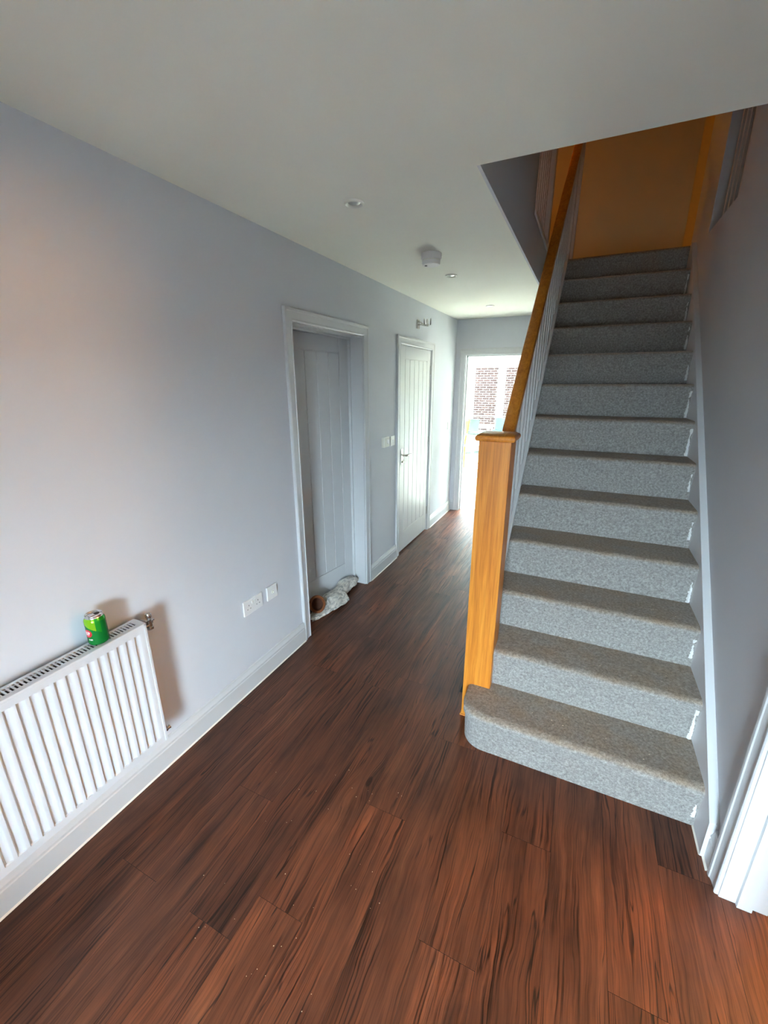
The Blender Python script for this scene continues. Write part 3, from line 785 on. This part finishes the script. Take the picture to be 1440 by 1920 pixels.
# ------------------------------------------------------------------ wall plates
def plate(t, y0, y1, z0, z1, d=0.009, mat='plastic_white'):
    MB().cbox(0.0, d, y0, y1, z0, z1, 0.0025).build('plate', mat, t)
sk = thing('double_socket', (0, 1.553, 0.457), 'white double power socket low on the wall right of the radiator', 'socket')
plate(sk, 1.480, 1.627, 0.457, 0.543)
for yc in (1.518, 1.589):
    MB().box(0.0085, 0.0095, yc-0.002, yc+0.002, 0.507, 0.515).build('earth_slot', 'dark_hole', sk)
    for d in (-0.011, 0.011): MB().box(0.0085, 0.0095, yc+d-0.003, yc+d+0.003, 0.488, 0.492).build('pin_slot', 'dark_hole', sk)
for yc in (1.545, 1.562): MB().cbox(0.008, 0.0135, yc-0.006, yc+0.006, 0.512, 0.530, 0.0015).build('rocker_switch', 'plastic_white', sk)
co1 = thing('aerial_socket', (0, 1.712, 0.457), 'white single outlet plate with round centre port beside the double socket', 'socket')
plate(co1, 1.669, 1.755, 0.457, 0.543)
MB().lathe([(0.009,0),(0.009,0.005),(0.006,0.006),(0.005,0.002)], 0.008, 1.712, 0.500, 20, 'x').build('port', 'plastic_cream', co1, smooth=40)
th = thing('thermostat', (0, 3.28, 1.14), 'cream room thermostat box on the wall between the two doors', 'thermostat')
MB().cbox(0, 0.030, 3.225, 3.330, 1.140, 1.224, 0.004).build('casing', 'plastic_cream', th)
MB().lathe([(0.018,0),(0.018,0.008),(0.015,0.010)], 0.030, 3.290, 1.185, 24, 'x').build('dial', 'plastic_white', th, smooth=40)
s2 = thing('light_switch', (0, 3.447, 1.13), 'white light switch next to the thermostat', 'switch')
plate(s2, 3.404, 3.490, 1.130, 1.216)
MB().cbox(0.008, 0.014, 3.434, 3.446, 1.160, 1.186, 0.0015).build('rocker_switch', 'plastic_white', s2); MB().cbox(0.008, 0.014, 3.450, 3.462, 1.160, 1.186, 0.0015).build('rocker_switch', 'plastic_white', s2)
s3 = thing('light_switch', (0, 5.19, 1.11), 'small white light switch on the left wall near the far doorway', 'switch')
plate(s3, 5.147, 5.233, 1.110, 1.196)
MB().cbox(0.008, 0.013, 5.184, 5.196, 1.140, 1.166, 0.0015).build('rocker_switch', 'plastic_white', s3)

# ------------------------------------------------------------------ wall lamp above the second door
wl = thing('wall_lamp', (0, 4.03, 2.16), 'chrome wall lamp with clear glass shade above the farther door', 'wall lamp')
MB().cbox(0, 0.012, 4.000, 4.060, 2.158, 2.238, 0.004).build('back_plate', 'chrome', wl)
MB().tube([(0.010,4.03,2.196),(0.040,4.03,2.196),(0.065,4.03,2.188),(0.085,4.03,2.186)], 0.008, 12).build('arm', 'chrome', wl, smooth=True)
MB().tube([(0.012,4.03,2.222),(0.038,4.03,2.214),(0.060,4.03,2.194)], 0.005, 10).build('brace', 'chrome', wl, smooth=True)
MB().lathe([(0.015,0.0),(0.018,0.004),(0.018,0.016),(0.010,0.020)], 0.098, 4.03, 2.176, 20, 'z').build('lamp_holder', 'chrome', wl, smooth=40)
MB().lathe([(0.012,0.010),(0.032,0.012),(0.0335,0.016),(0.0335,0.075)], 0.098, 4.03, 2.176, 32, 'z', caps=False).build('glass_shade', 'shade_glass', wl, smooth=40)
MB().lathe([(0.007,0.018),(0.008,0.030),(0.013,0.042),(0.014,0.052),(0.010,0.062),(0.002,0.066)], 0.098, 4.03, 2.176, 20, 'z').build('bulb', 'plastic_white', wl, smooth=True)

# ------------------------------------------------------------------ ceiling fittings
def downlight(x, y, label, lit):
    t = thing('downlight', (x, y, H-0.006), label, 'downlight', 'recessed downlights in the hallway ceiling')
    MB().lathe([(0.026,0.002),(0.030,-0.003),(0.036,-0.006),(0.041,-0.004),(0.042,0.001),(0.042,0.004),(0.026,0.004)], x, y, H-0.003, 36).build('bezel', 'plastic_white' if lit else 'plastic_cream', t, smooth=40)
    MB().lathe([(0.0255,-0.001),(0.0245,-0.0015),(0.016,-0.0055),(0.0,-0.0065)], x, y, H-0.001, 28, caps=False).build('lamp', 'lamp_lit' if lit else 'steel', t, smooth=40)
downlight(0.542, 1.825, 'unlit recessed ceiling downlight nearest the viewer', False)
downlight(0.558, 3.214, 'unlit recessed ceiling downlight just beyond the smoke alarm', False)
downlight(0.557, 4.57, 'lit recessed ceiling downlight by the end wall', True)
l = bpy.data.lights.new('downlight_beam', 'SPOT'); l.energy = 2.2; l.color = (1.0, 0.94, 0.84); l.spot_size = math.radians(165); l.spot_blend = 1.0; l.shadow_soft_size = 0.03
lo = bpy.data.objects.new('downlight_beam', l); COL.objects.link(lo); lo.location = (0.557, 4.57, H-0.03)
sa = thing('smoke_alarm', (0.60, 2.66, 2.335), 'round white smoke alarm on the hallway ceiling', 'smoke alarm')
MB().lathe([(0.058,0.0),(0.060,-0.004),(0.060,-0.026),(0.056,-0.032),(0.050,-0.033)], 0.60, 2.66, H, 40).build('base', 'plastic_white', sa, smooth=40)
MB().lathe([(0.052,-0.030),(0.053,-0.034),(0.053,-0.055),(0.050,-0.061),(0.042,-0.064),(0.0,-0.065)], 0.60, 2.66, H, 40, caps=False).build('sounder_cover', 'plastic_white', sa, smooth=40)
MB().lathe([(0.0533,-0.036),(0.0538,-0.0365),(0.0538,-0.0405),(0.0533,-0.041)], 0.60, 2.66, H, 40, caps=False).build('vent_band', 'plastic_cream', sa)
MB().lathe([(0.008,-0.0650),(0.008,-0.0668),(0.0,-0.0668)], 0.575, 2.64, H, 16, caps=False).build('test_button', 'grille_black', sa)

# ------------------------------------------------------------------ cloth bag on the floor of the doorway
bagc = Vector((-0.06, 2.50, 0))
bag = thing('cloth_bag', bagc, 'crumpled grey patterned cloth bag with brown lining lying against the ajar door', 'bag')
def wr(x, y, z):
    return 0.5*math.sin(31*x+17*y+3)+0.35*math.sin(57*y-41*z+1.3)+0.3*math.sin(83*x+66*z-29*y)
def bag_cloth():
    m = MB(); N = 36; rs = []
    sp = [(-0.098,2.215,0.010,0.030,0.008),(-0.090,2.26,0.014,0.052,0.012),(-0.082,2.31,0.014,0.060,0.013),(-0.074,2.36,0.020,0.064,0.020),(-0.076,2.42,0.046,0.066,0.052),(-0.086,2.52,0.044,0.062,0.048),
          (-0.092,2.61,0.044,0.056,0.042),(-0.094,2.69,0.052,0.058,0.054),(-0.092,2.77,0.052,0.054,0.050),(-0.094,2.84,0.044,0.044,0.040),(-0.098,2.875,0.036,0.018,0.018)]
    pts = []
    for i in range(len(sp)-1):
        for q in range(4):
            t = q/4; pts.append([sp[i][j]*(1-t)+sp[i+1][j]*t for j in range(5)])
    pts.append(list(sp[-1]))
    for (x, y, z, rx, rz) in pts:
        ring = []
        for k in range(N):
            a = 2*math.pi*k/N; f = 1 + 0.22*wr(math.cos(a)*0.1+x, y, math.sin(a)*0.1)
            px, pz = x + rx*f*math.cos(a), z + rz*f*math.sin(a)
            pz = max(0.002, pz); px = max(px, -0.112 - 0.16*(2.9-y))
            ring.append((px, y + 0.02*math.sin(3*a+y*20), pz))
        rs.append(ring)
    m.rings(rs)
    # flap with a pointed corner spreading onto the floor
    A = [(-0.070,2.40,0.085),(-0.060,2.50,0.095),(-0.055,2.60,0.070),(-0.035,2.38,0.062),(-0.015,2.49,0.060),(-0.012,2.60,0.040),(-0.004,2.37,0.024),(0.030,2.465,0.018),(0.022,2.57,0.020)]
    bm = bmesh.new(); gv = [bm.verts.new(p) for p in A]
    for i in range(2):
        for j in range(2): bm.faces.new((gv[i*3+j], gv[i*3+j+1], gv[i*3+j+4], gv[i*3+j+3]))
    bmesh.ops.subdivide_edges(bm, edges=bm.edges[:], cuts=5, use_grid_fill=True)
    for v in bm.verts: v.co.z = max(0.003, v.co.z + 0.010*wr(*v.co)); v.co.x += 0.004*wr(v.co.y, v.co.x, v.co.z)
    bm.verts.index_update()
    base = [v.co.copy() for v in bm.verts]; n = len(base)
    fs = [[v.index for v in f.verts] for f in bm.faces]; bm.free()
    m.add([tuple(p) for p in base], fs)
    return m
bc = bag_cloth().build('cloth', 'printed_cloth', bag, smooth=60)
# brown round mouth facing the hall
def mouth():
    m = MB(); c0 = Vector((-0.120, 2.335, 0.074)); nrm = (CAM - c0); nrm.z *= 0.65; nrm.normalize()
    a = Vector((0,0,1)); a = (a - nrm*a.dot(nrm)).normalized(); b = nrm.cross(a)
    rs = []
    for r, d in ((0.064,0.020),(0.067,0.040),(0.066,0.052),(0.061,0.056),(0.057,0.052),(0.055,0.056),(0.051,0.058),(0.047,0.052),(0.045,0.038),(0.044,0.022),(0.042,0.012),(0.0,0.010)):
        rs.append([c0 + nrm*d + (r*1.0*math.cos(2*math.pi*k/36))*a + (r*0.92*math.sin(2*math.pi*k/36))*b for k in range(36)])
    m.rings(rs, True, False)
    for q in range(len(m.f)):
        if q >= 36*8: m.m[q] = 1
    return m
mouth().build('lining', ['bag_lining', 'bag_inside_shade'], bag, 'round brown lined opening', smooth=50)

# ------------------------------------------------------------------ crumbs
def crumbs(name, spots, label, rr):
    m = MB()
    for x, y, z in spots:
        r = rnd.uniform(*rr)
        m.add([(x-r,y-r,z+0.0003),(x+r,y-r*0.6,z+0.0003),(x+r*0.5,y+r,z+0.0003),(x-r*0.7,y+r*0.8,z+0.0003),(x,y,z+r*1.2)], [(0,1,4),(1,2,4),(2,3,4),(3,0,4),(3,2,1,0)])
    tag(m.build(name, 'crumb'), label, 'crumbs', kind='stuff')
rnd = random.Random(3)
crumbs('crumbs', [(rnd.uniform(0.42,1.12), rnd.uniform(0.5,1.25), 0) for _ in range(44)], 'tiny pale crumbs scattered on the dark floor', (0.0007, 0.0017))
crumbs('carpet_lint', [(rnd.uniform(1.35, 2.1), Y0+(n-1)*G+rnd.uniform(0.03, G-0.03), n*R+0.0015) for n in (1, 2, 3) for _ in range(9)], 'tiny pale specks of lint on the lowest carpeted steps', (0.0010, 0.0026))

# ------------------------------------------------------------------ landing lamp (warm, out of view above)
LP = Vector((-0.55, 4.95, 4.35))
pl = thing('pendant_lamp', LP, 'warm pendant lamp over the upstairs landing', 'lamp')
MB().tube([LP+Vector((0,0,0.2)), Vector((LP.x, LP.y, 5.1))], 0.004, 8).build('flex', 'plastic_white', pl)
MB().lathe([(0.17,-0.02),(0.10,0.20),(0.098,0.20),(0.167,-0.02)], LP.x, LP.y, LP.z, 32, caps=False).build('shade', 'shade_linen', pl, smooth=40)
l = bpy.data.lights.new('landing_bulb', 'POINT'); l.energy = 2.6; l.color = (1.0, 0.43, 0.06); l.shadow_soft_size = 0.06
lo = bpy.data.objects.new('landing_bulb', l); COL.objects.link(lo); lo.location = LP + Vector((0,0,0.02))

SLP = Vector((3.3, 1.47, 1.86))  # unseen lamp added to warm the left wall through the doorway
fl2 = thing('added_floor_lamp', (SLP.x, SLP.y, 0), 'unseen warm uplighter added beyond the right-hand doorway to tint the left hall wall', 'lamp')
MB().lathe([(0.14,0),(0.14,0.015),(0.03,0.03)], SLP.x, SLP.y, 0, 32).build('base', 'steel', fl2, smooth=40)
MB().tube([(SLP.x, SLP.y, 0.02), (SLP.x, SLP.y, SLP.z-0.12)], 0.010, 12).build('pole', 'steel', fl2, smooth=True)
MB().lathe([(0.03,-0.13),(0.10,-0.10),(0.15,-0.06),(0.17,-0.03),(0.167,-0.03),(0.147,-0.055),(0.098,-0.095),(0.0,-0.12)], SLP.x, SLP.y, SLP.z, 32, caps=False).build('shade', 'shade_linen', fl2, smooth=40)  # bowl shaped to keep the added light off the floor
l = bpy.data.lights.new('added_floor_lamp_bulb', 'POINT'); l.energy = 22.0; l.color = (1.0, 0.48, 0.15); l.shadow_soft_size = 0.12
lo = bpy.data.objects.new('added_floor_lamp_bulb', l); COL.objects.link(lo); lo.location = SLP

# ------------------------------------------------------------------ far room: french window, furniture, garden wall
for n, rx in ((2, -1.5), (3, 0.6)):  # unseen roof openings added to bring more daylight to room and passage
    rl = thing('window_%d' % n, (rx, 7.9, 2.66), 'unseen flat rooflight added to brighten the far room', 'rooflight', kind='structure')
    MB().box(rx-0.9, rx-0.85, 6.15, 9.65, 2.66, 2.70).box(rx+0.85, rx+0.9, 6.15, 9.65, 2.66, 2.70).box(rx-0.85, rx+0.85, 6.15, 6.2, 2.66, 2.70).box(rx-0.85, rx+0.85, 9.6, 9.65, 2.66, 2.70).build('frame', 'pvc_white', rl)
    MB().box(rx-0.85, rx+0.85, 6.2, 9.6, 2.675, 2.681).build('pane', 'pane_glass', rl)
fw_ = thing('window_1', (-0.28, 10.27, 0), 'pale framed glazed garden doors at the end of the far room', 'window', kind='structure')
MB().box(-2.45,-2.395,10.22,10.33,0,2.16).box(1.835,1.89,10.22,10.33,0,2.16).box(-2.395,1.835,10.22,10.33,2.10,2.16).box(-2.395,1.835,10.22,10.33,0,0.05).build('frame', 'frame_sage', fw_)
for a, b in [(-2.395+0.705*k, -2.395+0.705*(k+1)) for k in range(6)]:  # leaves either side of the middle pair are added for more daylight
    lf = MB().box(a+0.004, a+0.085, 10.245, 10.305, 0.055, 2.095).box(b-0.085, b-0.004, 10.245, 10.305, 0.055, 2.095).box(a+0.085, b-0.085, 10.245, 10.305, 0.055, 0.19).box(a+0.085, b-0.085, 10.245, 10.305, 2.0, 2.095).build('door_leaf', 'frame_sage', fw_)
    MB().box(a+0.085, b-0.085, 10.272, 10.278, 0.19, 2.0).build('pane', 'garden_glass', lf)
    MB().box(a+0.085, b-0.085, 10.262, 10.288, 0.90, 0.925).build('glazing_bar', 'frame_sage', lf)
def bar_stool(x, y, rz, mat, label):
    t = thing('bar_stool', (x, y, 0), label, 'bar stool', 'bar stools in the far room'); t.rotation_euler = (0, 0, rz)
    def L(m, n, mt, sm=40): 
        me_o = m.build(n, mt, None, smooth=sm, origin=(0,0,0)); me_o.parent = t; me_o.location = (0,0,0); return me_o
    L(MB().lathe([(0.20,0.0),(0.20,0.008),(0.06,0.022),(0.03,0.05)], 0,0,0,32), 'base', 'chrome')
    L(MB().lathe([(0.026,0.02),(0.026,0.42),(0.018,0.43),(0.018,0.64)], 0,0,0,18), 'column', 'chrome')
    L(MB().tube([(0.02*0,0,0.30),(0.10,0.10,0.30),(0.19,0.10,0.30),(0.22,0.0,0.30),(0.19,-0.10,0.30),(0.10,-0.10,0.30),(0,0,0.30)], 0.009, 8), 'footrest', 'chrome')
    L(MB().cbox(-0.19,0.20,-0.19,0.19,0.64,0.71,0.03), 'seat', mat)
    m = MB(); rs = []
    for i in range(13):
        a = math.radians(-62 + 124*i/12); cx_, cy_ = -0.205*math.cos(a)*1.0, 0.205*math.sin(a)
        cx2, cy2 = cx_*0.84, cy_*0.84
        rs.append([(cx_, cy_, 0.72), (cx_*1.06, cy_*1.06, 0.96), (cx2*1.06, cy2*1.06, 0.965), (cx2, cy2, 0.72)])
    m.rings(rs); L(m, 'backrest', mat)
    return t
bar_stool(-0.52, 8.82, math.radians(70), 'stool_grey', 'grey-green bar stool with chrome column in the far room')
bar_stool(0.02, 9.35, math.radians(60), 'stool_blue', 'pale blue bar stool by the far garden doors')
# breakfast table behind the stools
tb = thing('breakfast_table', (-0.9, 9.65, 0), 'white breakfast table in the far room by the garden doors', 'table')
MB().cbox(-1.40, -0.30, 9.45, 9.95, 0.70, 0.735, 0.008).build('table_top', 'table_white', tb)
for x in (-1.35, -0.35):
    for y in (9.50, 9.90): MB().box(x-0.02, x+0.02, y-0.02, y+0.02, 0, 0.70).build('leg', 'table_white', tb)
# wooden high chair back seen at the door edge
wc = thing('wooden_chair', (-0.72, 8.2, 0), 'wooden chair with slanted back partly hidden by the far door frame', 'chair')
MB().cbox(-0.93, -0.55, 8.02, 8.40, 0.44, 0.475, 0.01).build('seat', 'oak_rail', wc)
for x in (-0.90, -0.58):
    for y in (8.05, 8.37): MB().box(x-0.016, x+0.016, y-0.016, y+0.016, 0, 0.44).build('leg', 'oak_vertical', wc)
for y in (8.05, 8.37): MB().prism([(-0.60,0.47),(-0.565,0.47),(-0.50,0.98),(-0.53,0.98)], 1, y-0.016, y+0.016).build('back_post', 'oak_vertical', wc)
MB().prism([(-0.555,0.72),(-0.540,0.72),(-0.508,0.96),(-0.523,0.96)], 1, 8.07, 8.35).build('back_panel', 'oak_vertical', wc)
m = MB(); pts = []
for i in range(40):
    t = i/39; pts.append((-0.75+1.1*t, 8.35+0.10*math.sin(9*t)+0.05*math.sin(23*t), 0.006))
m.tube(pts, 0.005, 8)
tag(m.build('extension_cable', 'cable_orange', smooth=True), 'orange cable lying on the floor of the far room', 'cable')

# outside
struct(MB().box(-30, 30, 10.4, 40, -0.2, -0.1).build('ground_patio', 'paving'), 'pale paved patio outside the garden doors', 'ground')
struct(MB().box(-30, 30, -40, FRY-0.16, -0.2, -0.1).build('ground_drive', 'tarmac'), 'dark tarmac drive in front of the house', 'ground')
bw = thing('wall_garden', (-1.2, 15.1, -0.1), 'orange brick garden wall seen through the far garden doors', 'wall', kind='structure')
MB().box(-6, 5, 15.02, 15.2, -0.1, 2.32).build('mortar_backing', 'mortar', bw)
BW, BH = 0.225, 0.075
bme = bpy.data.meshes.new('brick')
bmx = MB().cbox(0, BW-0.010, 0, 0.10, 0, BH-0.010, 0.004)
bme.from_pydata([tuple(v) for v in bmx.v], [], bmx.f); bme.materials.append(M['brick_clay']); bme.update()
rest = MB()
nb = 0
for row in range(31):
    z = -0.1 + 0.005 + row*BH
    k = 0
    x = -6 + (BW/2 if row % 2 else 0)
    while x < 5 - BW:
        if -2.35 < x < -0.1 and z > 0.05 and nb < 290:
            o = bpy.data.objects.new('brick', bme); COL.objects.link(o); o.parent = bw
            o.location = Vector((x, 15.008 + 0.004*((row*7+k*3) % 5)/5, z)) - Vector(bw.location); nb += 1
        else: rest.box(x, x+BW-0.010, 15.010, 15.1, z, z+BH-0.010)
        x += BW; k += 1
ro = rest.build('brickwork', 'brick_clay', bw); ro['kind'] = 'stuff'
MB().box(-6, 5, 14.98, 15.24, 2.32, 2.38).build('coping', 'paving', bw)
